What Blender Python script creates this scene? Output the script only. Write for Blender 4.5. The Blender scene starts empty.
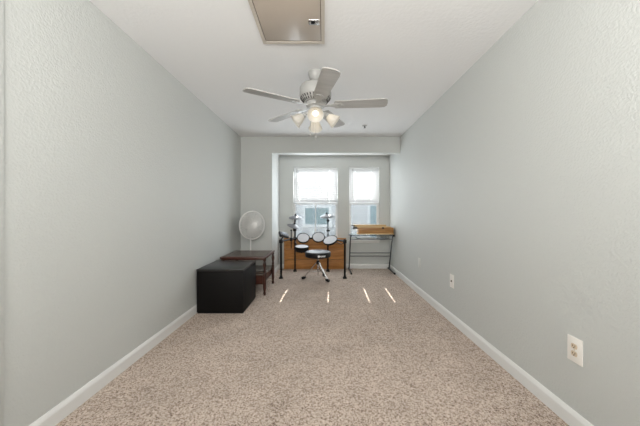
import bpy, bmesh, math, random
from mathutils import Vector, Matrix
random.seed(4)
S = bpy.context.scene
COL = S.collection
PI = math.pi

# ------------------------------------------------------------------ camera
CAM_H = 1.137
FPX = 270.0                      # focal length in pixels of a 640 px wide frame
cd = bpy.data.cameras.new('camera')
cd.sensor_width = 36.0
cd.lens = FPX / 640.0 * 36.0
cd.shift_x = -4.0 / 640.0
cd.shift_y = -1.0 / 640.0
cd.clip_start = 0.05
cam = bpy.data.objects.new('camera', cd)
cam.location = (0, 0, CAM_H)
cam.rotation_euler = (PI / 2, 0, 0)
COL.objects.link(cam)
S.camera = cam

# ------------------------------------------------------------------ world, sun, fill
w = bpy.data.worlds.new('world')
S.world = w
w.use_nodes = True
bg = w.node_tree.nodes['Background']
bg.inputs[0].default_value = (0.80, 0.91, 1.0, 1)
bg.inputs[1].default_value = 3.5

sd = bpy.data.lights.new('sun', 'SUN')
sd.energy = 48.0
sd.angle = math.radians(0.53)
sd.color = (1.0, 0.96, 0.9)
sun = bpy.data.objects.new('sun', sd)
sun.rotation_euler = Vector((-0.03, -1.0, -0.92)).to_track_quat('-Z', 'Y').to_euler()
sun.location = (0, 12, 12)
COL.objects.link(sun)

def area(name, loc, direction, sx, sy, power, color):
    d = bpy.data.lights.new(name, 'AREA')
    d.shape = 'RECTANGLE'
    d.size, d.size_y = sx, sy
    d.energy = power
    d.color = color
    o = bpy.data.objects.new(name, d)
    o.location = loc
    o.rotation_euler = Vector(direction).to_track_quat('-Z', 'Z').to_euler()
    COL.objects.link(o)
    return d

# added fill light behind the camera, tilted up and forward like bounced flash
area('fill_bounce', (-0.1, -0.75, 1.78), (0, 0.72, 0.70), 2.5, 0.8, 92.0, (1.0, 0.985, 0.955))
# added lamps just inside the blinds, boosting the daylight from both windows
for nm, x0, x1, pw in (('window_fill_wide', -0.616, 0.276, 19.0), ('window_fill_narrow', 0.504, 1.11, 5.5)):
    area(nm, ((x0 + x1) / 2, 5.445, 1.307), (0, -1, 0), x1 - x0, 1.44, pw, (0.88, 0.95, 1.0))

S.view_settings.view_transform = 'Standard'
S.view_settings.look = 'None'
S.view_settings.exposure = 0.12
S.view_settings.gamma = 1.0
S.view_settings.use_curve_mapping = False

# ------------------------------------------------------------------ materials
def lin(c):
    return tuple(((v / 255) / 12.92 if v / 255 <= 0.04045 else ((v / 255 + 0.055) / 1.055) ** 2.4) for v in c) + (1,)

def base_mat(name, rgb, rough=0.5, metal=0.0, spec=0.5):
    m = bpy.data.materials.new(name)
    m.use_nodes = True
    b = m.node_tree.nodes['Principled BSDF']
    b.inputs['Base Color'].default_value = lin(rgb)
    b.inputs['Roughness'].default_value = rough
    b.inputs['Metallic'].default_value = metal
    b.inputs['Specular IOR Level'].default_value = spec
    return m

def nodes(m):
    nt = m.node_tree
    return nt, nt.nodes, nt.links, nt.nodes['Principled BSDF']

def coord(nt, scale=(1, 1, 1), kind='Object'):
    tc = nt.nodes.new('ShaderNodeTexCoord')
    mp = nt.nodes.new('ShaderNodeMapping')
    mp.inputs['Scale'].default_value = scale
    nt.links.new(tc.outputs[kind], mp.inputs['Vector'])
    return mp.outputs['Vector']

def noise(nt, vec, scale, detail=3, rough=0.5):
    n = nt.nodes.new('ShaderNodeTexNoise')
    n.inputs['Scale'].default_value = scale
    n.inputs['Detail'].default_value = detail
    n.inputs['Roughness'].default_value = rough
    nt.links.new(vec, n.inputs['Vector'])
    return n.outputs['Fac']

def ramp(nt, fac, stops):
    r = nt.nodes.new('ShaderNodeValToRGB')
    e = r.color_ramp.elements
    while len(e) < len(stops):
        e.new(0.5)
    for i, (p, c) in enumerate(stops):
        e[i].position = p
        e[i].color = lin(c) if isinstance(c, tuple) else (c, c, c, 1)
    nt.links.new(fac, r.inputs['Fac'])
    return r.outputs['Color']

def bump(nt, fac, strength, dist, b):
    bn = nt.nodes.new('ShaderNodeBump')
    bn.inputs['Strength'].default_value = strength
    bn.inputs['Distance'].default_value = dist
    nt.links.new(fac, bn.inputs['Height'])
    nt.links.new(bn.outputs['Normal'], b.inputs['Normal'])

def paint_mat(name, rgb, scale=55, strength=0.35, rough=0.55):
    m = base_mat(name, rgb, rough, spec=0.3)
    nt, ns, lk, b = nodes(m)
    v = coord(nt)
    f = noise(nt, v, scale, 2, 0.45)
    h = ramp(nt, f, [(0.40, 0.0), (0.62, 1.0)])
    bump(nt, h, strength, 0.004, b)
    return m

def wood_mat(name, dark, light, axis=0, scale=7.0, rough=0.45, stretch=9.0, spec=0.4):
    m = base_mat(name, light, rough, spec=spec)
    nt, ns, lk, b = nodes(m)
    sc = [stretch, stretch, stretch]
    sc[axis] = 1.0
    v = coord(nt, tuple(sc))
    f = noise(nt, v, scale, 5, 0.6)
    c = ramp(nt, f, [(0.3, dark), (0.7, light)])
    lk.new(c, b.inputs['Base Color'])
    bump(nt, f, 0.08, 0.002, b)
    return m

M = {}
M['wall'] = paint_mat('painted orange peel wall', (197, 199, 196), 85, 0.25)
M['ceiling'] = paint_mat('textured ceiling paint', (236, 236, 236), 40, 0.14, 0.8)
M['trim'] = base_mat('white semi gloss trim paint', (226, 226, 224), 0.35)
M['vinyl'] = base_mat('white vinyl', (235, 237, 238), 0.4)

m = base_mat('beige frieze carpet', (180, 165, 152), 0.95, spec=0.1)
nt, ns, lk, b = nodes(m)
v = coord(nt)
f1 = noise(nt, v, 105, 4, 0.85)
f2 = noise(nt, v, 3.2, 3, 0.6)
c1 = ramp(nt, f1, [(0.38, (92, 72, 60)), (0.46, (182, 162, 147)), (0.53, (214, 197, 183)), (0.66, (236, 224, 214))])
c2 = ramp(nt, f2, [(0.3, 0.82), (0.7, 1.0)])
mx = ns.new('ShaderNodeMix'); mx.data_type = 'RGBA'; mx.blend_type = 'MULTIPLY'
mx.inputs['Factor'].default_value = 1.0
lk.new(c1, mx.inputs['A']); lk.new(c2, mx.inputs['B'])
lk.new(mx.outputs['Result'], b.inputs['Base Color'])
bump(nt, f1, 0.7, 0.008, b)
M['carpet'] = m

M['black_wood'] = wood_mat('black stained board', (10, 8, 8), (15, 13, 12), 0, 6, 0.6, spec=0.2)
M['black_sheen'] = wood_mat('black satin board', (14, 12, 12), (22, 20, 19), 0, 6, 0.33, spec=0.6)
M['mahogany'] = wood_mat('dark red brown mahogany', (54, 30, 24), (92, 56, 45), 0, 5, 0.3)
M['mahogany_leg'] = wood_mat('dark mahogany turned wood', (44, 26, 21), (82, 50, 41), 2, 5, 0.28)
M['table_top'] = wood_mat('worn dark brown table top', (74, 62, 54), (98, 84, 74), 0, 4, 0.27)
M['pine'] = wood_mat('orange brown plank wood', (158, 102, 50), (200, 142, 82), 0, 3, 0.45)
M['beech'] = wood_mat('honey beech wood', (150, 104, 56), (186, 140, 86), 0, 3, 0.45)
M['beech_light'] = wood_mat('pale beech wood', (192, 158, 108), (222, 192, 146), 0, 3, 0.45)
M['dark_hinge'] = base_mat('dark brown leather and metal', (58, 44, 34), 0.5)
M['black_metal'] = base_mat('black powder coated tube', (8, 8, 9), 0.45, spec=0.25)
M['black_plastic'] = base_mat('black plastic', (10, 10, 11), 0.5, spec=0.3)
M['black_vinyl'] = base_mat('black vinyl upholstery', (14, 13, 14), 0.4, spec=0.4)
M['pad_head'] = base_mat('pale grey mesh drum head', (205, 205, 208), 0.6)
M['cymbal'] = base_mat('grey rubber cymbal', (120, 121, 125), 0.4)
M['chrome'] = base_mat('chrome', (215, 215, 215), 0.18, 1.0)
M['steel'] = base_mat('brushed grey steel tube', (84, 87, 89), 0.4, 0.5)
M['fan_white'] = base_mat('white enamel', (174, 173, 170), 0.4)
M['grille_white'] = base_mat('white plastic and wire', (232, 231, 228), 0.45)
M['fan_blade'] = wood_mat('whitewashed fan blade', (168, 166, 163), (186, 184, 181), 0, 3, 0.5)
M['dark_slot'] = base_mat('dark vent slot', (60, 58, 56), 0.8)
M['hatch'] = base_mat('beige painted metal panel', (190, 178, 165), 0.32, 0.0, 0.6)
M['hatch_frame'] = base_mat('beige painted metal frame', (196, 188, 177), 0.35)
M['hatch_gap'] = base_mat('dark brown gap line', (92, 70, 56), 0.7)
M['plate'] = base_mat('white cover plate plastic', (236, 232, 226), 0.35)
M['socket'] = base_mat('almond socket plastic', (214, 196, 172), 0.4)
M['slot'] = base_mat('dark socket slot', (62, 46, 34), 0.7)
M['plate_painted'] = base_mat('cover plate painted over in wall colour', (208, 208, 202), 0.45)
M['logo'] = base_mat('white printed lettering', (225, 225, 225), 0.5)
M['screen_glass'] = base_mat('grey display', (120, 128, 142), 0.25)
M['foil'] = base_mat('dark module face', (38, 40, 46), 0.35)

def glass_mat(name, tint=(1, 1, 1, 1), refl=0.06):
    m = bpy.data.materials.new(name); m.use_nodes = True
    nt = m.node_tree; nt.nodes.clear()
    o = nt.nodes.new('ShaderNodeOutputMaterial')
    t = nt.nodes.new('ShaderNodeBsdfTransparent'); t.inputs[0].default_value = tint
    g = nt.nodes.new('ShaderNodeBsdfGlossy'); g.inputs['Roughness'].default_value = 0.02
    mx = nt.nodes.new('ShaderNodeMixShader'); mx.inputs[0].default_value = refl
    nt.links.new(t.outputs[0], mx.inputs[1]); nt.links.new(g.outputs[0], mx.inputs[2])
    nt.links.new(mx.outputs[0], o.inputs[0])
    return m
M['glass'] = glass_mat('clear window glass')
M['desk_glass'] = glass_mat('clear desk glass', (0.93, 0.97, 0.96, 1), 0.08)

def translucent_mat(name, rgb, trans, rough=0.6, transp=0.0):
    m = bpy.data.materials.new(name); m.use_nodes = True
    nt = m.node_tree; nt.nodes.clear()
    o = nt.nodes.new('ShaderNodeOutputMaterial')
    d = nt.nodes.new('ShaderNodeBsdfDiffuse'); d.inputs[0].default_value = lin(rgb)
    t = nt.nodes.new('ShaderNodeBsdfTranslucent'); t.inputs[0].default_value = lin(rgb)
    mx = nt.nodes.new('ShaderNodeMixShader'); mx.inputs[0].default_value = trans
    nt.links.new(d.outputs[0], mx.inputs[1]); nt.links.new(t.outputs[0], mx.inputs[2])
    out = mx.outputs[0]
    if transp:
        tr = nt.nodes.new('ShaderNodeBsdfTransparent')
        m2 = nt.nodes.new('ShaderNodeMixShader'); m2.inputs[0].default_value = transp
        nt.links.new(out, m2.inputs[1]); nt.links.new(tr.outputs[0], m2.inputs[2])
        out = m2.outputs[0]
    nt.links.new(out, o.inputs[0])
    return m
M['slat'] = translucent_mat('white translucent blind slat', (236, 238, 240), 0.06)
M['screen'] = translucent_mat('grey insect screen', (95, 98, 100), 0.2, transp=0.58)
M['shade_glass'] = translucent_mat('frosted glass lamp shade', (240, 237, 231), 0.55)

def emit_mat(name, rgb, s):
    m = bpy.data.materials.new(name); m.use_nodes = True
    nt = m.node_tree; nt.nodes.clear()
    o = nt.nodes.new('ShaderNodeOutputMaterial')
    e = nt.nodes.new('ShaderNodeEmission'); e.inputs[0].default_value = lin(rgb); e.inputs[1].default_value = s
    nt.links.new(e.outputs[0], o.inputs[0])
    return m
M['bulb'] = emit_mat('glowing warm bulb', (255, 243, 222), 2.0)
M['bulb_off'] = base_mat('unlit frosted bulb', (225, 222, 216), 0.4)

m = base_mat('pale lap siding', (222, 224, 225), 0.7, spec=0.2)
nt, ns, lk, b = nodes(m)
wv = ns.new('ShaderNodeTexWave'); wv.wave_type = 'BANDS'; wv.bands_direction = 'Z'; wv.wave_profile = 'SAW'
wv.inputs['Scale'].default_value = 1.9; wv.inputs['Distortion'].default_value = 0
lk.new(coord(nt), wv.inputs['Vector'])
bump(nt, wv.outputs['Fac'], 1.0, 0.03, b)
M['siding'] = m
M['roofing'] = base_mat('grey roof shingles', (120, 116, 112), 0.9)
M['house_pane'] = base_mat('blue green window pane', (146, 168, 172), 0.1)
M['house_trim'] = base_mat('white house trim', (236, 238, 238), 0.6)
M['ground'] = base_mat('pale gravel', (170, 166, 158), 0.95)

# ------------------------------------------------------------------ mesh builder
class MB:
    def __init__(self):
        self.bm = bmesh.new()

    def box(self, x0, x1, y0, y1, z0, z1, bev=0.0):
        r = bmesh.ops.create_cube(self.bm, size=1.0)
        vs = r['verts']
        for v in vs:
            v.co = Vector(((x0 + x1) / 2 + v.co.x * (x1 - x0), (y0 + y1) / 2 + v.co.y * (y1 - y0), (z0 + z1) / 2 + v.co.z * (z1 - z0)))
        if bev:
            es = list({e for v in vs for e in v.link_edges})
            bmesh.ops.bevel(self.bm, geom=es, offset=bev, segments=2, affect='EDGES', profile=0.5)
        return self

    def prism(self, pts, y0, y1, axis='Y'):
        """outline of (a,b) points pushed along an axis"""
        def mk(a, b, t):
            return {'Y': (a, t, b), 'X': (t, a, b), 'Z': (a, b, t)}[axis]
        A = [self.bm.verts.new(mk(a, b, y0)) for a, b in pts]
        B = [self.bm.verts.new(mk(a, b, y1)) for a, b in pts]
        n = len(pts)
        self.bm.faces.new(A); self.bm.faces.new(list(reversed(B)))
        for i in range(n):
            self.bm.faces.new((A[i], B[i], B[(i + 1) % n], A[(i + 1) % n]))
        return self

    def tube(self, pts, r, seg=12, cap=True, closed=False):
        pts = [Vector(p) for p in pts]
        n = len(pts)
        rs = r if isinstance(r, (list, tuple)) else [r] * n
        rings = []
        up = None
        for i, p in enumerate(pts):
            if closed:
                t = (pts[(i + 1) % n] - pts[i - 1]).normalized()
            else:
                t = (pts[min(i + 1, n - 1)] - pts[max(i - 1, 0)]).normalized()
            if up is None:
                up = Vector((0, 0, 1)) if abs(t.z) < 0.9 else Vector((1, 0, 0))
            u = (up - t * up.dot(t)).normalized()
            up = u
            v = t.cross(u)
            rings.append([self.bm.verts.new(p + (u * math.cos(2 * PI * k / seg) + v * math.sin(2 * PI * k / seg)) * rs[i]) for k in range(seg)])
        m = n if closed else n - 1
        for i in range(m):
            a, b_ = rings[i], rings[(i + 1) % n]
            for k in range(seg):
                self.bm.faces.new((a[k], a[(k + 1) % seg], b_[(k + 1) % seg], b_[k]))
        if cap and not closed:
            self.bm.faces.new(list(reversed(rings[0]))); self.bm.faces.new(rings[-1])
        return self

    def lathe(self, prof, c, axis=(0, 0, 1), seg=28, closed=True):
        """profile of (radius, height) turned about an axis through c"""
        ax = Vector(axis).normalized()
        q = ax.to_track_quat('Z', 'Y')
        c = Vector(c)
        rings = []
        for r, h in prof:
            if r < 1e-6:
                rings.append([self.bm.verts.new(c + q @ Vector((0, 0, h)))])
            else:
                rings.append([self.bm.verts.new(c + q @ Vector((r * math.cos(2 * PI * k / seg), r * math.sin(2 * PI * k / seg), h))) for k in range(seg)])
        for a, b_ in zip(rings, rings[1:]):
            for k in range(seg):
                k2 = (k + 1) % seg
                if len(a) == 1 and len(b_) == 1:
                    continue
                if len(a) == 1:
                    self.bm.faces.new((a[0], b_[k2], b_[k]))
                elif len(b_) == 1:
                    self.bm.faces.new((a[k], a[k2], b_[0]))
                else:
                    self.bm.faces.new((a[k], a[k2], b_[k2], b_[k]))
        if closed:
            if len(rings[0]) > 1: self.bm.faces.new(list(reversed(rings[0])))
            if len(rings[-1]) > 1: self.bm.faces.new(rings[-1])
        return self

    def xform(self, mat):
        bmesh.ops.transform(self.bm, matrix=mat, verts=self.bm.verts)
        return self

    def build(self, name, mat, parent=None, smooth=True, recalc=True):
        if recalc:
            bmesh.ops.recalc_face_normals(self.bm, faces=self.bm.faces)
        # vertices are authored in world space; shift to the root's local frame
        org = Vector((0, 0, 0))
        p = parent
        while p is not None:
            org += p.location
            p = p.parent
        own = Vector((0, 0, 0))
        if parent is None:
            xs = [v.co for v in self.bm.verts]
            own = Vector(((min(v.x for v in xs) + max(v.x for v in xs)) / 2, (min(v.y for v in xs) + max(v.y for v in xs)) / 2, min(v.z for v in xs)))
        bmesh.ops.translate(self.bm, vec=-(org + own), verts=self.bm.verts)
        me = bpy.data.meshes.new(name)
        self.bm.to_mesh(me); self.bm.free()
        me.materials.append(mat)
        if smooth:
            for p in me.polygons: p.use_smooth = True
            me.set_sharp_from_angle(angle=math.radians(38))
        o = bpy.data.objects.new(name, me)
        o.location = own
        COL.objects.link(o)
        if parent is not None: o.parent = parent
        return o

def thing(name, label, cat, loc, group=None):
    o = bpy.data.objects.new(name, None)
    o.empty_display_size = 0.1
    o.location = loc
    COL.objects.link(o)
    o['label'] = label; o['category'] = cat
    if group: o['group'] = group
    return o

def tag(o, label, cat, group=None, kind=None):
    o['label'] = label; o['category'] = cat
    if group: o['group'] = group
    if kind: o['kind'] = kind
    return o

def struct(o, label, cat):
    o['kind'] = 'structure'; o['label'] = label; o['category'] = cat
    return o

def px(u, v, y):
    """photo pixel at depth y -> world point"""
    return Vector(((u - 324) * y / FPX, y, CAM_H - (v - 212) * y / FPX))

# ------------------------------------------------------------------ room shell
XL, XR, H = -1.445, 1.32, 2.44
YB, YS, YF = 5.44, 4.69, -1.1       # window wall, header face, wall behind camera
XA = -0.903                          # left side of the window nook
HA = 2.277                           # nook ceiling
W1, W2, WZ = (-0.622, 0.279), (0.508, 1.118), (0.577, 2.042)

struct(MB().box(XL - .15, XR + .15, YF - .15, YB + .15, -.1, 0).build('floor', M['carpet'], smooth=False), 'beige speckled frieze carpet covering the whole floor', 'carpet')
struct(MB().box(XL - .15, XR + .15, YF - .15, YS, H, H + .1).build('ceiling', M['ceiling'], smooth=False), 'white textured ceiling above the main room', 'ceiling')
struct(MB().box(XA, XR + .0, YS + .11, YB, HA, H + .1).build('ceiling_nook', M['ceiling'], smooth=False), 'lower white ceiling inside the window nook', 'ceiling')
struct(MB().box(XL - .15, XL, YF, YS, 0, H).build('wall_left', M['wall'], smooth=False), 'long pale grey green wall on the left', 'wall')
struct(MB().box(XR, XR + .15, YF, YB + .15, 0, H).build('wall_right', M['wall'], smooth=False), 'long pale grey green wall on the right with three cover plates', 'wall')
struct(MB().box(XL - .15, XR + .15, YF - .15, YF, 0, H).build('wall_front', M['wall'], smooth=False), 'pale wall behind the photographer', 'wall')
struct(MB().box(XL - .15, XA, YS, YB + .15, 0, H).build('wall_nook', M['wall'], smooth=False), 'short wall return left of the window nook, behind the white fan', 'wall')
struct(MB().box(XA, XR, YS, YS + .11, 2.162, H).build('wall_header', M['wall'], smooth=False), 'dropped header beam over the window nook', 'header')
wb = MB()
YO = YB + .15
xs = [XA, W1[0], W1[1], W2[0], W2[1], XR]
for i in range(5):
    if i in (1, 3):
        wb.box(xs[i], xs[i + 1], YB, YO, 0, WZ[0]); wb.box(xs[i], xs[i + 1], YB, YO, WZ[1], H + .1)
    else:
        wb.box(xs[i], xs[i + 1], YB, YO, 0, H + .1)
struct(wb.build('wall_back', M['wall'], smooth=False), 'pale window wall at the back of the nook', 'wall')

def baseboard(name, p0, p1, n, label):
    """p0->p1 along the wall foot, n = into the room"""
    p0, p1, n = Vector(p0), Vector(p1), Vector(n)
    prof = [(0, 0), (.015, 0), (.015, .068), (.011, .080), (.005, .092), (0, .092)]
    mb = MB()
    A = [mb.bm.verts.new(p0 + n * a + Vector((0, 0, z))) for a, z in prof]
    B = [mb.bm.verts.new(p1 + n * a + Vector((0, 0, z))) for a, z in prof]
    mb.bm.faces.new(A); mb.bm.faces.new(list(reversed(B)))
    k = len(prof)
    for i in range(k):
        mb.bm.faces.new((A[i], B[i], B[(i + 1) % k], A[(i + 1) % k]))
    return struct(mb.build(name, M['trim'], smooth=False), label, 'baseboard')
baseboard('baseboard_left', (XL, 1.215, 0), (XL, YS, 0), (1, 0, 0), 'white baseboard along the left wall')
baseboard('baseboard_right', (XR, YF, 0), (XR, YB, 0), (-1, 0, 0), 'white baseboard along the right wall')
baseboard('baseboard_nook', (XL + .015, YS, 0), (XA + .015, YS, 0), (0, -1, 0), 'white baseboard on the wall behind the white fan')
baseboard('baseboard_nook_side', (XA, YS, 0), (XA, YB, 0), (1, 0, 0), 'white baseboard on the left side of the nook')
baseboard('baseboard_back', (XA + .015, YB, 0), (XR - .015, YB, 0), (0, -1, 0), 'white baseboard under the windows')
struct(MB().box(XL, XL + .009, 1.13, 1.213, 0, 2.44, .003).build('trim_1', M['wall']), 'edge of a door casing at the far left of the photo', 'door casing')

# ------------------------------------------------------------------ windows
def window(name, x0, x1, muntins, label):
    z0, z1 = WZ
    zm = 1.307
    root = thing(name, label, 'window', ((x0 + x1) / 2, YB, z0))
    root['kind'] = 'structure'
    ya, yb = YB + .085, YB + .145
    f = MB()
    t = .02
    f.box(x0, x0 + t, ya, yb, z0, z1); f.box(x1 - t, x1, ya, yb, z0, z1)
    f.box(x0 + t, x1 - t, ya, yb, z0, z0 + t); f.box(x0 + t, x1 - t, ya, yb, z1 - t, z1)
    f.build('frame', M['vinyl'], root, smooth=False)
    for nm, a, b_, yy in (('lower_sash', z0 + t, zm + .015, ya + .005), ('upper_sash', zm - .015, z1 - t, ya + .03)):
        s = MB(); q = .022
        xa, xb = x0 + t, x1 - t
        s.box(xa, xa + q, yy, yy + .022, a, b_); s.box(xb - q, xb, yy, yy + .022, a, b_)
        s.box(xa + q, xb - q, yy, yy + .022, a, a + q); s.box(xa + q, xb - q, yy, yy + .022, b_ - q, b_)
        so = s.build(nm, M['vinyl'], root, smooth=False)
        g = MB().box(xa + q, xb - q, yy + .009, yy + .013, a + q, b_ - q)
        g.build('pane', M['glass'], so, smooth=False)
        if muntins:
            mm = MB(); xc = (xa + xb) / 2; zc = (a + b_) / 2
            mm.box(xc - .008, xc + .008, yy + .004, yy + .018, a + q, b_ - q)
            if nm == 'upper_sash':
                mm.box(xa + q, xc - .008, yy + .004, yy + .018, zc - .008, zc + .008)
                mm.box(xc + .008, xb - q, yy + .004, yy + .018, zc - .008, zc + .008)
            mm.build('muntin', M['vinyl'], so, smooth=False)
    MB().box(x0 + t, x1 - t, yb - .004, yb - .002, z0 + t, zm).build('insect_screen', M['screen'], root, smooth=False)
    MB().box(x0 - .012, x1 + .012, YB - .022, YB + .085, z0 - .028, z0, .004).build('sill', M['trim'], root)
    MB().box(x0 + .005, x1 - .005, YB - .010, YB, z0 - .062, z0 - .028, .002).build('apron', M['trim'], root)
    return root
window('window_1', W1[0], W1[1], True, 'wide white window with dividing bars behind the drum kit')
window('window_2', W2[0], W2[1], False, 'narrow white window above the metal framed desk')

def blind(x0, x1, slots, label):
    z1 = WZ[1]
    zb = 1.325
    yc = YB + .045
    root = thing('window_blind', label, 'blind', ((x0 + x1) / 2, yc, z1), 'half lowered window blinds')
    MB().box(x0 + .006, x1 - .006, yc - .028, yc + .028, z1 - .045, z1 - .001, .003).build('headrail', M['vinyl'], root)
    sl = MB()
    pitch = .041; hw = .025; tilt = math.radians(63)
    z = z1 - .072
    segs = []
    e = [x0 + .008] + [v for s in slots for v in (s - .0042, s + .0042)] + [x1 - .008]
    segs = [(e[i], e[i + 1]) for i in range(0, len(e), 2)]
    while z > zb + .025:
        for a, b_ in segs:
            dy, dz = hw * math.cos(tilt), hw * math.sin(tilt)
            # slightly crowned slat, inner edge high, outer edge low
            pr = [(yc - dy, z + dz), (yc, z + .003), (yc + dy, z - dz), (yc + dy, z - dz + .0025), (yc, z + .0055), (yc - dy, z + dz + .0025)]
            sl.prism(pr, a, b_, 'X')
        z -= pitch
    sl.build('slats', M['slat'], root)
    MB().box(x0 + .008, x1 - .008, yc - .025, yc + .025, zb - .016, zb + .004, .003).build('bottom_rail', M['vinyl'], root)
    for s in slots:
        c = MB()
        for d in (-.021, .021):
            c.tube([(s, yc + d, zb), (s, yc + d, z1 - .04)], .0012, 6)
        c.build('ladder_cord', M['vinyl'], root)
    wd = MB().tube([(x0 + .075, yc - .034, z1 - .03), (x0 + .075, yc - .036, z1 - .63)], .004, 8)
    wd.build('tilt_wand', M['steel'], root)
    return root
blind(W1[0], W1[1], (-.494, .112), 'wide white slatted blind lowered halfway in the left window')
blind(W2[0], W2[1], (.637, .958), 'narrow white slatted blind lowered halfway in the right window')

# ------------------------------------------------------------------ outside: neighbouring house
HY = 9.5
o = MB().box(-30, 30, YO, 40, -.5, -.4).build('ground_outside', M['ground'], smooth=False)
struct(o, 'pale ground between the two houses', 'ground')
hr = thing('neighbouring_house', 'pale sided house seen through the lower panes of both windows', 'house', (.5, HY, -.4))
MB().box(-9, 11, HY, HY + 7, -.4, 4.75).build('house_wall', M['siding'], hr, smooth=False)
rz = 1.31 + (HY + 1.6 - YB) * 0.92
rf = MB().prism([(HY - .2, 4.70), (HY + 1.6, rz), (HY + 5.4, rz), (HY + 7.3, 4.70)], -9.3, 11.3, 'X')
rf.build('roof', M['roofing'], hr, smooth=False)
for x0, x1, z0, z1 in ((-.66, .17, .70, 1.28), (1.62, 2.55, -.1, 1.36)):
    wf = MB(); t = .10
    wf.box(x0 - t, x0, HY - .04, HY, z0 - t, z1 + t); wf.box(x1, x1 + t, HY - .04, HY, z0 - t, z1 + t)
    wf.box(x0, x1, HY - .04, HY, z1, z1 + t); wf.box(x0, x1, HY - .04, HY, z0 - t, z0)
    wo = wf.build('window_frame', M['house_trim'], hr, smooth=False)
    MB().box(x0, x1, HY - .012, HY - .002, z0, z1).build('window_pane', M['house_pane'], wo, smooth=False)

# ------------------------------------------------------------------ black box
x0, x1, y0, y1, hz = -1.424, -.902, 3.02, 3.57, .496
r = thing('storage_box', 'large plain black wooden box on the carpet against the left wall', 'box', ((x0 + x1) / 2, (y0 + y1) / 2, 0))
MB().box(x0 + .006, x1 - .006, y0 + .006, y1 - .006, 0, .02).build('plinth', M['black_plastic'], r)
MB().box(x0, x1, y0, y1, .012, hz - .022, .003).build('body', M['black_wood'], r)
MB().box(x0 - .003, x1 + .003, y0 - .003, y1 + .003, hz - .02, hz, .004).build('top_panel', M['black_sheen'], r)

# ------------------------------------------------------------------ side table
x0, x1, y0, y1 = -1.415, -.785, 3.66, 4.32
tz = .525
r = thing('side_table', 'dark reddish wooden side table with turned legs behind the black box', 'table', ((x0 + x1) / 2, (y0 + y1) / 2, 0))
MB().box(x0, x1, y0, y1, tz - .028, tz, .008).build('tabletop', M['mahogany'], r)
MB().box(x0 + .035, x1 - .035, y0 + .035, y1 - .035, tz, tz + .002).build('top_inlay', M['table_top'], r, smooth=False)
lx0, lx1, ly0, ly1 = x0 + .032, x1 - .026, y0 + .028, y1 - .028
prof = [(.013, 0), (.017, .012), (.020, .03), (.014, .05), (.019, .075), (.022, .10), (.022, .13), (.022, .285), (.022, .295), (.015, .305),
        (.021, .325), (.013, .345), (.017, .37), (.023, .40), (.024, .42), (.018, .445), (.013, .46), (.021, .475), (.021, .497)]
for xx in (lx0, lx1):
    for yy in (ly0, ly1):
        MB().lathe(prof, (xx, yy, 0), seg=18).build('leg', M['mahogany_leg'], r)
MB().box(lx0 + .023, lx1 - .023, ly0 - .012, ly1 + .012, .15, .272).build('drawer_case', M['mahogany'], r)
MB().box(lx0 - .012, lx1 + .012, ly0 - .02, ly1 + .02, .272, .288, .004).build('shelf', M['table_top'], r)
MB().lathe([(.0, -.006), (.012, 0), (.007, .012), (.004, .018)], ((lx0 + lx1) / 2, ly0 - .012, .21), (0, -1, 0), 14).build('knob', M['mahogany_leg'], r)
MB().box(lx0 + .02, lx1 - .02, ly0 - .01, ly0 + .01, tz - .045, tz - .028, .003).build('apron', M['mahogany'], r)

# ------------------------------------------------------------------ pedestal fan
pf = Vector((-1.225, 4.50, 0))
r = thing('pedestal_fan', 'white round pedestal fan standing in the corner behind the side table', 'fan', pf)
MB().lathe([(.0, 0), (.165, 0), (.165, .012), (.14, .026), (.05, .036), (.03, .07), (.018, .08), (0, .08)], pf, seg=32, closed=False).build('base', M['grille_white'], r)
MB().tube([pf + Vector((0, 0, .07)), pf + Vector((0, 0, .80))], .011, 12).build('pole', M['grille_white'], r)
fd = Vector((math.sin(math.radians(46)), -math.cos(math.radians(46)), -.02)).normalized()
hc = Vector((-1.165, 4.41, .922))
back = hc - fd * .12
MB().lathe([(0, -.09), (.04, -.085), (.06, -.06), (.062, .0), (.05, .04), (0, .045)], hc - fd * .085, fd, 24, False).build('motor', M['grille_white'], r)
MB().tube([pf + Vector((0, 0, .78)), Vector((pf.x, pf.y, .83)), hc - fd * .10 + Vector((0, 0, -.03))], .02, 10).build('neck', M['grille_white'], r)
q = fd.to_track_quat('Z', 'Y')
R = .229
def gp(rad, ang, h):
    return hc + q @ Vector((rad * math.cos(ang), rad * math.sin(ang), h))
g = MB()
g.tube([gp(R, 2 * PI * k / 48, 0) for k in range(48)], .008, 8, closed=True)
g.tube([gp(R, 2 * PI * k / 48, -.02) for k in range(48)], .006, 8, closed=True)
go = g.build('grille_rim', M['grille_white'], r)
g = MB()
for k in range(84):
    a = 2 * PI * k / 84
    g.tube([gp(.045, a, .06), gp(.12, a + .16, .055), gp(.19, a + .3, .035), gp(R, a + .38, 0)], .0022, 5)
    g.tube([gp(.05, a, -.09), gp(.13, a, -.085), gp(.2, a, -.06), gp(R, a, -.02)], .0022, 5)
for rr, hh in ((.12, .055), (.19, .035)):
    g.tube([gp(rr, 2 * PI * k / 40, hh) for k in range(40)], .002, 5, closed=True)
g.build('grille_wires', M['grille_white'], go)
MB().lathe([(0, .066), (.03, .066), (.046, .06), (.048, .055), (0, .055)], hc, fd, 24, False).build('grille_badge', M['grille_white'], go)
MB().lathe([(.035, -.035), (.035, .025), (.02, .035), (0, .036)], hc, fd, 20).build('hub', M['grille_white'], r)
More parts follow.
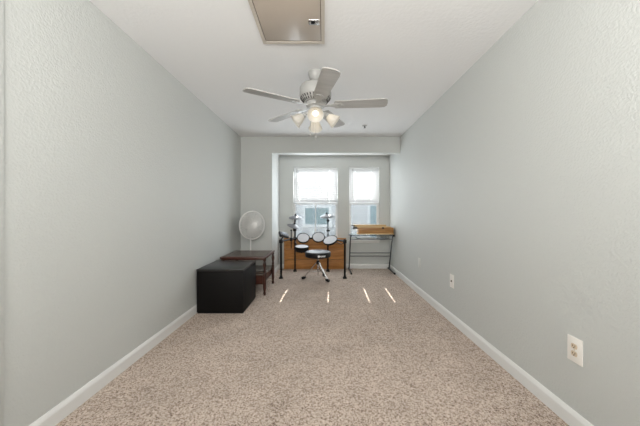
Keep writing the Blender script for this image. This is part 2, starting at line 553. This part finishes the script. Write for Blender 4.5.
for k in range(3):
    b_ = MB()
    a0 = 2 * PI * k / 3 + .5
    NA, NR = 9, 7
    grid = []
    for i in range(NR):
        rr = .034 + (.195 - .034) * i / (NR - 1)
        wdt = (.45 + .55 * math.sin(PI * min(1, (i + .6) / NR)))
        row = []
        for j in range(NA):
            s = (j / (NA - 1) - .5)
            a = a0 + s * 1.75 * wdt + .2 * i / NR
            row.append(b_.bm.verts.new(gp(rr, a, -.006 + s * .05)))
        grid.append(row)
    for i in range(NR - 1):
        for j in range(NA - 1):
            b_.bm.faces.new((grid[i][j], grid[i][j + 1], grid[i + 1][j + 1], grid[i + 1][j]))
    ret = bmesh.ops.solidify(b_.bm, geom=list(b_.bm.faces), thickness=.003)
    b_.build('blade', M['grille_white'], r)

# ------------------------------------------------------------------ wooden plank panel behind the kit
x0, x1 = -.795, .437
zt = .597
r = thing('wood_panel', 'orange brown plank wood panel standing under the wide window behind the drum kit', 'wood panel', ((x0 + x1) / 2, 5.39, 0))
zz = [0.0, .19, .40, zt]
for k in range(3):
    MB().box(x0 + .02, x1 - .02, 5.372, 5.405, zz[k] + .003, zz[k + 1] - .003, .003).build('plank', M['pine'], r)
for xa in (x0, x1 - .03):
    MB().box(xa, xa + .03, 5.364, 5.409, 0, zt, .003).build('side_rail', M['pine'], r)
MB().box(x0 - .004, x1 + .004, 5.358, 5.415, zt, zt + .02, .004).build('top_rail', M['pine'], r)

# ------------------------------------------------------------------ electronic drum kit
r = thing('drum_kit', 'black electronic drum kit on a tube rack in front of the wide window', 'drum kit', (-.2, 4.9, 0))
zr = .635
FP = [(-.735, 4.62), (.356, 4.62)]
RP = [(-.553, 5.16), (.075, 5.16)]
tops = {0: .672, 1: .672, 2: .99, 3: .72}
posts = []
for i, (xx, yy) in enumerate(FP + RP):
    po = MB().tube([(xx, yy, .02), (xx, yy, tops[i])], .0175 if i < 2 else .0165, 16).build('post', M['black_metal'], r)
    MB().lathe([(.036, 0), (.036, .014), (.024, .03), (.02, .05), (.0, .05)], (xx, yy, 0), seg=18, closed=False).build('rubber_foot', M['black_plastic'], po)
    MB().box(xx - .03, xx + .03, yy - .027, yy + .027, zr - .03, zr + .028, .008).build('clamp', M['black_plastic'], po)
    posts.append(po)
bars = [(FP[0], RP[0]), (RP[0], RP[1]), (RP[1], FP[1])]
for (a, b_) in bars:
    d = (Vector((b_[0] - a[0], b_[1] - a[1], 0))).normalized() * .02
    MB().tube([(a[0] + d.x, a[1] + d.y, zr), (b_[0] - d.x, b_[1] - d.y, zr)], .016, 14).build('crossbar', M['black_metal'], r)

def drum_pad(c, rad, normal, depth, arm_from):
    n = Vector(normal).normalized()
    c = Vector(c)
    pr = [(0, -depth), (rad * .8, -depth), (rad * .97, -depth * .55), (rad, -.012), (rad + .004, .006), (rad - .004, .010), (rad - .010, .006), (rad - .012, .002), (0, .002)]
    po = MB().lathe(pr, c, n, 36, False).build('drum_pad', M['black_plastic'], r)
    MB().lathe([(0, .0025), (rad - .012, .0025), (rad - .014, .006), (0, .008)], c, n, 36, False).build('mesh_head', M['pad_head'], po)
    MB().tube([c - n * depth * .8, c - n * (depth + .03), Vector(arm_from)], .009, 10).build('pad_arm', M['black_metal'], po)
    return po

nt_ = (0, -.80, .60)
drum_pad(px(303.3, 237.8, 5.06), .117, (.06, -.70, .71), .045, (-.40, 5.16, zr))
drum_pad(px(318.5, 237.0, 5.06), .117, (-.02, -.72, .69), .045, (-.10, 5.16, zr))
drum_pad(px(330.2, 240.0, 4.88), .132, (-.26, -.46, .85), .045, (.155, 4.99, zr))
drum_pad(px(301.8, 246.6, 4.80), .125, (.02, -.13, .98), .085, (-.553, 5.14, zr - .06))

def cymbal(c, rad, normal, nm='cymbal_pad'):
    n = Vector(normal).normalized()
    c = Vector(c)
    pr = [(0, -.012), (.03, -.012), (rad * .6, -.016), (rad, -.030), (rad + .002, -.025), (rad * .9, -.012), (rad * .55, .006), (.034, .012), (.026, .026), (0, .030)]
    co = MB().lathe(pr, c, n, 40, False).build(nm, M['cymbal'], r)
    MB().lathe([(.016, .026), (.016, .05), (.008, .058), (0, .058)], c, n, 14).build('wing_nut', M['black_plastic'], co)
    return co, c, n

# left crash and hi-hat on the rear left post
co, c, n = cymbal(px(295.6, 216.6, 5.12), .126, (.05, -.22, 1))
MB().tube([(-.553, 5.16, .985), c - n * .012], .008, 10).build('cymbal_arm', M['black_metal'], co)
co, c, n = cymbal(px(293.8, 225.3, 5.03), .122, (.36, -.16, 1))
MB().tube([c - n * .012, c - n * .04, (-.553, 5.15, .80)], .008, 10).build('cymbal_arm', M['black_metal'], co)
MB().box(-.59, -.52, 5.12, 5.20, .77, .83, .01).build('clamp', M['black_plastic'], co)
# right crash on its own arm
co, c, n = cymbal(px(326.8, 215.4, 5.12), .126, (-.04, -.22, 1))
arm = MB().tube([(.075, 5.16, .70), (.075, 5.16, .985), c - n * .012], .011, 12).build('cymbal_arm', M['black_metal'], co)
MB().box(.045, .115, 5.135, 5.185, .77, .80, .006).build('arm_clamp', M['black_plastic'], co)
MB().box(.048, .105, 5.135, 5.185, .955, .99, .006).build('arm_clamp', M['black_plastic'], co)
# hi-hat control rod clamped on the left crossbar
rod = MB().tube([(-.60, 4.95, .47), (-.60, 4.95, .80)], .009, 10).build('control_rod', M['black_metal'], r)
MB().box(-.625, -.575, 4.925, 4.975, zr - .03, zr + .03, .008).build('rod_clamp', M['black_plastic'], rod)
MB().box(-.615, -.585, 4.935, 4.965, .79, .815, .006).build('rod_cap', M['black_plastic'], rod)
# sound module on the front left post
ctr = Vector((-.69, 4.64, .745))
rot = Matrix.Translation(ctr) @ Matrix.Rotation(math.radians(22), 4, 'Z') @ Matrix.Rotation(math.radians(38), 4, 'X') @ Matrix.Rotation(math.radians(18), 4, 'Y')
md = MB().box(-.085, .085, -.055, .055, -.022, .018, .008).xform(rot).build('sound_module', M['foil'], r)
MB().box(-.05, .03, -.005, .04, .0181, .020).xform(rot).build('display', M['screen_glass'], md, smooth=False)
kb = MB()
for k in range(4):
    kb.lathe([(.008, 0), (.008, .008), (0, .008)], (-.06 + .035 * k, -.03, .018), seg=12)
kb.xform(rot).build('buttons', M['cymbal'], md)
MB().tube([(-.735, 4.62, .66), ctr + Vector((0, 0, -.01))], .012, 10).build('module_bracket', M['black_metal'], md)
# cable looms hanging under the right-hand bar
MB().tube([(.10, 5.12, zr - .016), (.16, 5.02, zr - .06), (.24, 4.85, zr - .045), (.30, 4.70, zr - .06), (.35, 4.64, zr - .03)], .006, 8).build('cable', M['black_plastic'], r)

# ------------------------------------------------------------------ drum throne
tc = Vector((-.10, 4.47, 0))
r = thing('drum_throne', 'round black padded drum stool with chrome tripod legs before the kit', 'stool', tc)
seat = MB().lathe([(0, .392), (.19, .392), (.207, .402), (.212, .42), (.212, .462), (.205, .482), (.18, .492), (.1, .497), (0, .498)], tc, seg=48, closed=False).build('seat', M['black_vinyl'], r)
MB().tube([tc + Vector((.213 * math.cos(2 * PI * k / 60), .213 * math.sin(2 * PI * k / 60), .466)) for k in range(60)], .004, 6, closed=True).build('piping', M['black_vinyl'], seat)
lg = MB()
def on_side(a, z, d=.2135):
    return tc + Vector((d * math.sin(a), -d * math.cos(a), z))
A0 = .09
lg.lathe([(0, 0), (.018, 0), (.018, .0015), (0, .0015)], on_side(A0, .433, .2120), Vector((math.sin(A0), -math.cos(A0), 0)), 18, False)
for k in range(7):          # worn, unreadable small wordmark
    a = A0 + .12 + k * .062
    p0, p1 = on_side(a, .422), on_side(a, .443)
    lg.tube([p0, p1], .0045, 6)
    if k % 2: lg.tube([p0, on_side(a + .035, .422)], .0035, 6)
    else: lg.tube([p1, on_side(a + .035,   .443)], .0035, 6)
lg.build('seat_lettering', M['logo'], seat)
MB().tube([tc + Vector((0, 0, .10)), tc + Vector((0, 0, .392))], .0125, 14).build('column', M['chrome'], r)
MB().lathe([(.022, .375), (.05, .392), (0, .392)], tc, seg=20).build('seat_bracket', M['black_metal'], r)
MB().lathe([(.018, .27), (.024, .28), (.024, .325), (.018, .335)], tc, seg=16).build('height_collar', M['black_plastic'], r)
MB().lathe([(.016, .14), (.02, .145), (.02, .165), (.016, .17)], tc, seg=16).build('brace_collar', M['chrome'], r)
feet = [Vector((-.345, 4.55, 0)), Vector((.06, 4.38, 0)), Vector((.0, 4.735, 0))]
for fp in feet:
    d = (fp - tc).normalized()
    p0 = tc + d * .022 + Vector((0, 0, .305))
    p1 = fp + Vector((0, 0, .025))
    l = MB()
    s = Vector((-d.y, d.x, 0)) * .009
    l.tube([p0 + s, p1 + s], .007, 8); l.tube([p0 - s, p1 - s], .007, 8)
    lo = l.build('leg', M['chrome'], r)
    e = (p1 - p0).normalized()
    MB().tube([fp - d * .036 + Vector((0, 0, .042)), fp + d * .0 + Vector((0, 0, .027)), fp + d * .028 + Vector((0, 0, .023))], [.019, .026, .022], 10).build('rubber_foot', M['black_plastic'], lo)
    mid = p0 + (p1 - p0) * .62
    MB().tube([tc + d * .018 + Vector((0, 0, .155)), mid], .005, 8).build('brace', M['chrome'], lo)

# ------------------------------------------------------------------ glass desk with metal frame
dx0, dx1 = .497, 1.285
r = thing('desk', 'grey metal framed glass desk in the nook beside the right wall', 'desk', ((dx0 + dx1) / 2, 5.15, 0))
dz = .700
yf, yk = 4.98, 5.36
for xx in (dx0, dx1):
    lo = MB().tube([(xx, 5.33, .03), (xx, 5.06, dz - .012)], .0125, 12).build('leg', M['steel'], r)
    MB().tube([(xx, 4.93, .015), (xx, 5.385, .015)], .0125, 12).build('foot_bar', M['steel'], lo)
    for yy in (4.915, 5.395):
        MB().tube([(xx, yy - .015, .0155), (xx, yy + .015, .0155)], .0155, 12).build('foot_cap', M['black_plastic'], lo)
    ro = MB().tube([(xx, yf, dz), (xx, yk, dz)], .0125, 12).build('side_rail', M['steel'], r)
    MB().tube([(xx, yf - .016, dz), (xx, yf + .02, dz)], .019, 14).build('corner_cap', M['black_plastic'], ro)
for yy in (yf + .006, yk - .006):
    MB().tube([(dx0 + .0, yy, dz), (dx1, yy, dz)], .009, 12).build('top_rail', M['steel'], r)
MB().box(dx0 + .013, dx1 - .013, yf, yk, dz + .0126, dz + .0206, .002).build('glass_top', M['desk_glass'], r)
for zc in (.35, .285):
    yy = 5.33 + (5.06 - 5.33) * (zc - .03) / (dz - .012 - .03)
    MB().tube([(dx0, yy, zc), (dx1, yy, zc)], .008, 10).build('stretcher', M['steel'], r)
MB().tube([(dx0, 5.087, .625), (dx1, 5.087, .625)], .008, 10).build('tray_rail', M['steel'], r)
tr = MB()
for k in range(9):
    xx = 1.00 + k * .026
    tr.tube([(xx, 5.08, .634), (xx, 5.30, .634)], .0035, 6)
    tr.tube([(xx, 5.08, .634), (xx, 5.075, .688)], .0035, 6)
tr.tube([(.99, 5.08, .634), (1.22, 5.08, .634)], .0045, 8); tr.tube([(.99, 5.30, .634), (1.22, 5.30, .634)], .0045, 8)
tr.build('wire_tray', M['steel'], r)
MB().tube([(.60, 5.10, .690), (.60, 5.09, .66), (.63, 5.085, .635), (.69, 5.085, .63)], .007, 8).build('bracket', M['steel'], r)

# ------------------------------------------------------------------ long wooden box on the desk
bz = dz + .0206
r = thing('wooden_box', 'long honey coloured wooden box case lying on the glass desk', 'wooden box', (.95, 5.06, bz))
bx0, bx1 = .632, 1.293
MB().box(bx0, bx1, 4.985, 5.24, bz, bz + .022, .003).build('base_board', M['beech_light'], r)
MB().box(bx0 + .006, bx1 - .006, 4.992, 5.235, bz + .022, bz + .125, .003).build('body', M['beech'], r)
MB().box(bx0 - .02, bx1 - .05, 4.985, 5.24, bz + .125, bz + .142, .003).build('lid', M['beech_light'], r)
ls = MB().box(.56, 1.17, 5.08, 5.13, bz + .142, bz + .178, .004).build('folded_leg', M['beech_light'], r)
MB().tube([(.575, 5.06, bz + .16), (.50, 5.055, bz + .165)], [.014, .006], 10).build('leg_tip', M['dark_hinge'], ls)
hg = MB()
for k in range(3):
    hg.box(.545 + k * .026, .562 + k * .026, 4.995, 5.08, bz + .098 + .004 * k, bz + .142, .003)
hg.box(.545, .635, 5.0, 5.07, bz + .105, bz + .125, .003)
hg.build('hinge', M['dark_hinge'], r)
MB().box(1.07, 1.11, 4.980, 4.992, bz + .105, bz + .135, .002).build('latch', M['dark_hinge'], r)

# ------------------------------------------------------------------ ceiling fan
fc = Vector((-.08, 2.52, 0))
zb = 2.131
r = thing('ceiling_fan', 'white five blade ceiling fan with a four lamp light kit', 'ceiling fan', (fc.x, fc.y, H))
MB().lathe([(.068, H), (.068, H - .02), (.058, H - .055), (.03, H - .085), (0, H - .085)], fc, seg=32).build('canopy', M['fan_white'], r)
MB().tube([(fc.x, fc.y, H - .08), (fc.x, fc.y, H - .12)], .016, 14).build('downrod', M['fan_white'], r)
mo = MB().lathe([(0, 2.335), (.06, 2.335), (.125, 2.315), (.146, 2.285), (.148, 2.22), (.140, 2.20), (.112, 2.165), (.10, 2.155), (0, 2.155)], fc, seg=48, closed=False).build('motor_housing', M['fan_white'], r)
vs = MB()
for k in range(30):
    a = 2 * PI * k / 30
    for ra, za, rb_, zb2 in ((.1405, 2.202, .127, 2.185), (.122, 2.179, .108, 2.161)):
        p0 = fc + Vector((ra * math.cos(a), ra * math.sin(a), za - .002)); p1 = fc + Vector((rb_ * math.cos(a), rb_ * math.sin(a), zb2 - .002))
        vs.tube([p0, p1], .005, 6)
vs.build('vent_slots', M['dark_slot'], mo)
MB().lathe([(0, 2.155), (.085, 2.155), (.09, 2.145), (.085, 2.12), (.062, 2.112), (.062, 2.085), (.07, 2.075), (.055, 2.045), (.02, 2.03), (0, 2.03)], fc, seg=36, closed=False).build('switch_housing', M['fan_white'], r)
for k in range(5):
    ang = math.radians(-5.8 + 72 * k)
    rotm = Matrix.Translation(Vector((fc.x, fc.y, zb))) @ Matrix.Rotation(ang, 4, 'Z') @ Matrix.Rotation(math.radians(-9), 4, 'X')
    b_ = MB()
    pts = [(.185, -.058), (.60, -.070), (.640, -.066), (.658, -.045), (.662, 0), (.658, .045), (.640, .066), (.60, .070), (.185, .058), (.175, .03), (.175, -.03)]
    b_.prism(pts, -.004, .004, 'Z')
    bo = b_.xform(rotm).build('blade', M['fan_blade'], r)
    ir = MB()
    ir.prism([(.07, -.014), (.14, -.012), (.19, -.036), (.235, -.036), (.262, 0), (.235, .036), (.19, .036), (.14, .012), (.07, .014)], -.011, -.0045, 'Z')
    for sx, sy in ((.205, -.022), (.205, .022), (.24, 0)):
        ir.lathe([(.006, -.016), (.006, -.011)], (sx, sy, 0), seg=10)
    ir.xform(rotm).build('blade_iron', M['fan_white'], bo)
for k, ang in enumerate((-88, 2, 92, 182)):
    a = math.radians(ang)
    d = Vector((math.cos(a), math.sin(a), 0))
    ax = (d * .80 + Vector((0, 0, -.60))).normalized()
    p0 = fc + Vector((0, 0, 2.06)) + d * .05
    p1 = fc + Vector((0, 0, 2.055)) + d * .085
    ao = MB().tube([p0, p1, p1 + ax * .03], .011, 10).build('lamp_arm', M['fan_white'], r)
    s0 = p1 + ax * .028
    MB().lathe([(0, -.004), (.022, -.004), (.026, .012), (.0, .014)], s0, ax, 18, False).build('lamp_socket', M['fan_white'], ao)
    prof = [(.024, .0), (.034, .016), (.046, .04), (.053, .065), (.064, .088), (.070, .096), (.067, .0965), (.061, .089), (.050, .066), (.043, .041), (.031, .017), (.021, .003)]
    MB().lathe(prof, s0 + ax * .008, ax, 28, False).build('lamp_shade', M['shade_glass'], ao)
    bp = [(.0, .012), (.012, .014), (.014, .03), (.024, .052), (.027, .066), (.022, .082), (.010, .090), (0, .091)]
    MB().lathe(bp, s0, ax, 18, False).build('bulb', M['bulb_off'] if ang == 182 else M['bulb'], ao)
for dx, dy, ze in ((-.045, -.02, 1.875), (.005, -.045, 1.835)):
    co = MB().tube([(fc.x + dx, fc.y + dy, 2.07), (fc.x + dx, fc.y + dy, ze)], .0016, 6).build('pull_chain', M['fan_white'], r)
    MB().lathe([(0, -.03), (.007, -.026), (.009, -.012), (.005, 0), (0, .002)], (fc.x + dx, fc.y + dy, ze), seg=12, closed=False).build('chain_bob', M['fan_white'], co)

# ------------------------------------------------------------------ ceiling hatch
hx0, hx1, hy0, hy1 = -.465, .004, 1.38, 2.075
r = thing('ceiling_hatch', 'beige rectangular access hatch in the ceiling nearer than the fan', 'hatch', ((hx0 + hx1) / 2, (hy0 + hy1) / 2, H))
f = MB(); t = .024; zf = H - .012
f.box(hx0, hx0 + t, hy0, hy1, zf, H); f.box(hx1 - t, hx1, hy0, hy1, zf, H)
f.box(hx0 + t, hx1 - t, hy0, hy0 + t, zf, H); f.box(hx0 + t, hx1 - t, hy1 - t, hy1, zf, H)
f.build('frame', M['hatch_frame'], r, smooth=False)
MB().box(hx0 + t, hx1 - t, hy0 + t, hy1 - t, H - .003, H - .0005).build('gap_line', M['hatch_gap'], r, smooth=False)  # dark sheet showing as the line between frame and panel
MB().box(hx0 + t + .004, hx1 - t - .004, hy0 + t + .004, hy1 - t - .012, H - .010, H - .003, .002).build('panel', M['hatch'], r)
lp = px(314, 20.6, 270 * (H - CAM_H) / (212 - 20.6))
la = MB().box(lp.x - .036, lp.x + .036, lp.y - .026, lp.y + .026, H - .014, H - .010, .002).build('latch_plate', M['chrome'], r)
MB().box(lp.x - .02, lp.x + .008, lp.y - .012, lp.y + .010, H - .019, H - .014, .002).build('latch_lever', M['black_plastic'], la)

# ------------------------------------------------------------------ sprinkler head
sp = Vector((.613, 4.07, H))
r = thing('fire_sprinkler', 'tiny sprinkler head on the ceiling near the header beam', 'sprinkler', sp)
MB().lathe([(.038, 0), (.036, -.006), (.016, -.010), (0, -.010)], sp, seg=24).build('escutcheon', M['fan_white'], r)
MB().lathe([(.009, -.009), (.009, -.03), (.016, -.032), (.018, -.036), (0, -.036)], sp, seg=16).build('head', M['steel'], r)

# ------------------------------------------------------------------ cover plates on the right wall
def plate(y, z, hw, hh, label, cat, kind, mat):
    r = thing({'duplex': 'power_outlet', 'jack': 'cable_jack_plate', 'blank': 'wall_plate'}[kind], label, cat, (XR, y, z))
    MB().box(XR - .006, XR, y - hw, y + hw, z - hh, z + hh, .0025).build('cover_plate', mat, r)
    if kind == 'duplex':
        for s in (-1, 1):
            zc = z + s * .0195
            so = MB()
            pts = [(y + .017 * math.cos(2 * PI * k / 24), zc + max(-.0125, min(.0125, .017 * math.sin(2 * PI * k / 24)))) for k in range(24)]
            so.prism(pts, XR - .009, XR - .006, 'X')
            so = so.build('socket', M['socket'], r, smooth=False)
            sl = MB()
            sl.box(XR - .0096, XR - .009, y - .0078, y - .0052, zc - .003, zc + .007)
            sl.box(XR - .0096, XR - .009, y + .0052, y + .0078, zc - .002, zc + .006)
            sl.lathe([(.003, 0), (.003, .0006)], (XR - .009, y, zc - .0075), (-1, 0, 0), 10)
            sl.build('slots', M['slot'], so, smooth=False)
        MB().lathe([(.0035, 0), (.003, .0012), (0, .0014)], (XR - .006, y, z), (-1, 0, 0), 12).build('screw', M['socket'], r)
    elif kind == 'jack':
        MB().lathe([(.009, 0), (.009, .004), (.0055, .004), (.0055, .010), (0, .010)], (XR - .006, y, z), (-1, 0, 0), 14).build('jack', M['slot'], r)
    else:
        for s in (-1, 1):
            MB().lathe([(.004, 0), (.003, .0012), (0, .0014)], (XR - .006, y, z + s * .045), (-1, 0, 0), 12).build('screw', mat, r)
    return r
plate(1.417, .413, .0425, .066, 'white duplex power outlet low on the right wall, nearest the camera', 'outlet', 'duplex', M['plate'])
plate(2.78, .426, .042, .068, 'white wall plate with one dark round jack midway along the right wall', 'wall plate', 'jack', M['plate'])
plate(3.72, .434, .042, .068, 'blank wall coloured cover plate, farthest of three on the right wall', 'wall plate', 'blank', M['plate_painted'])
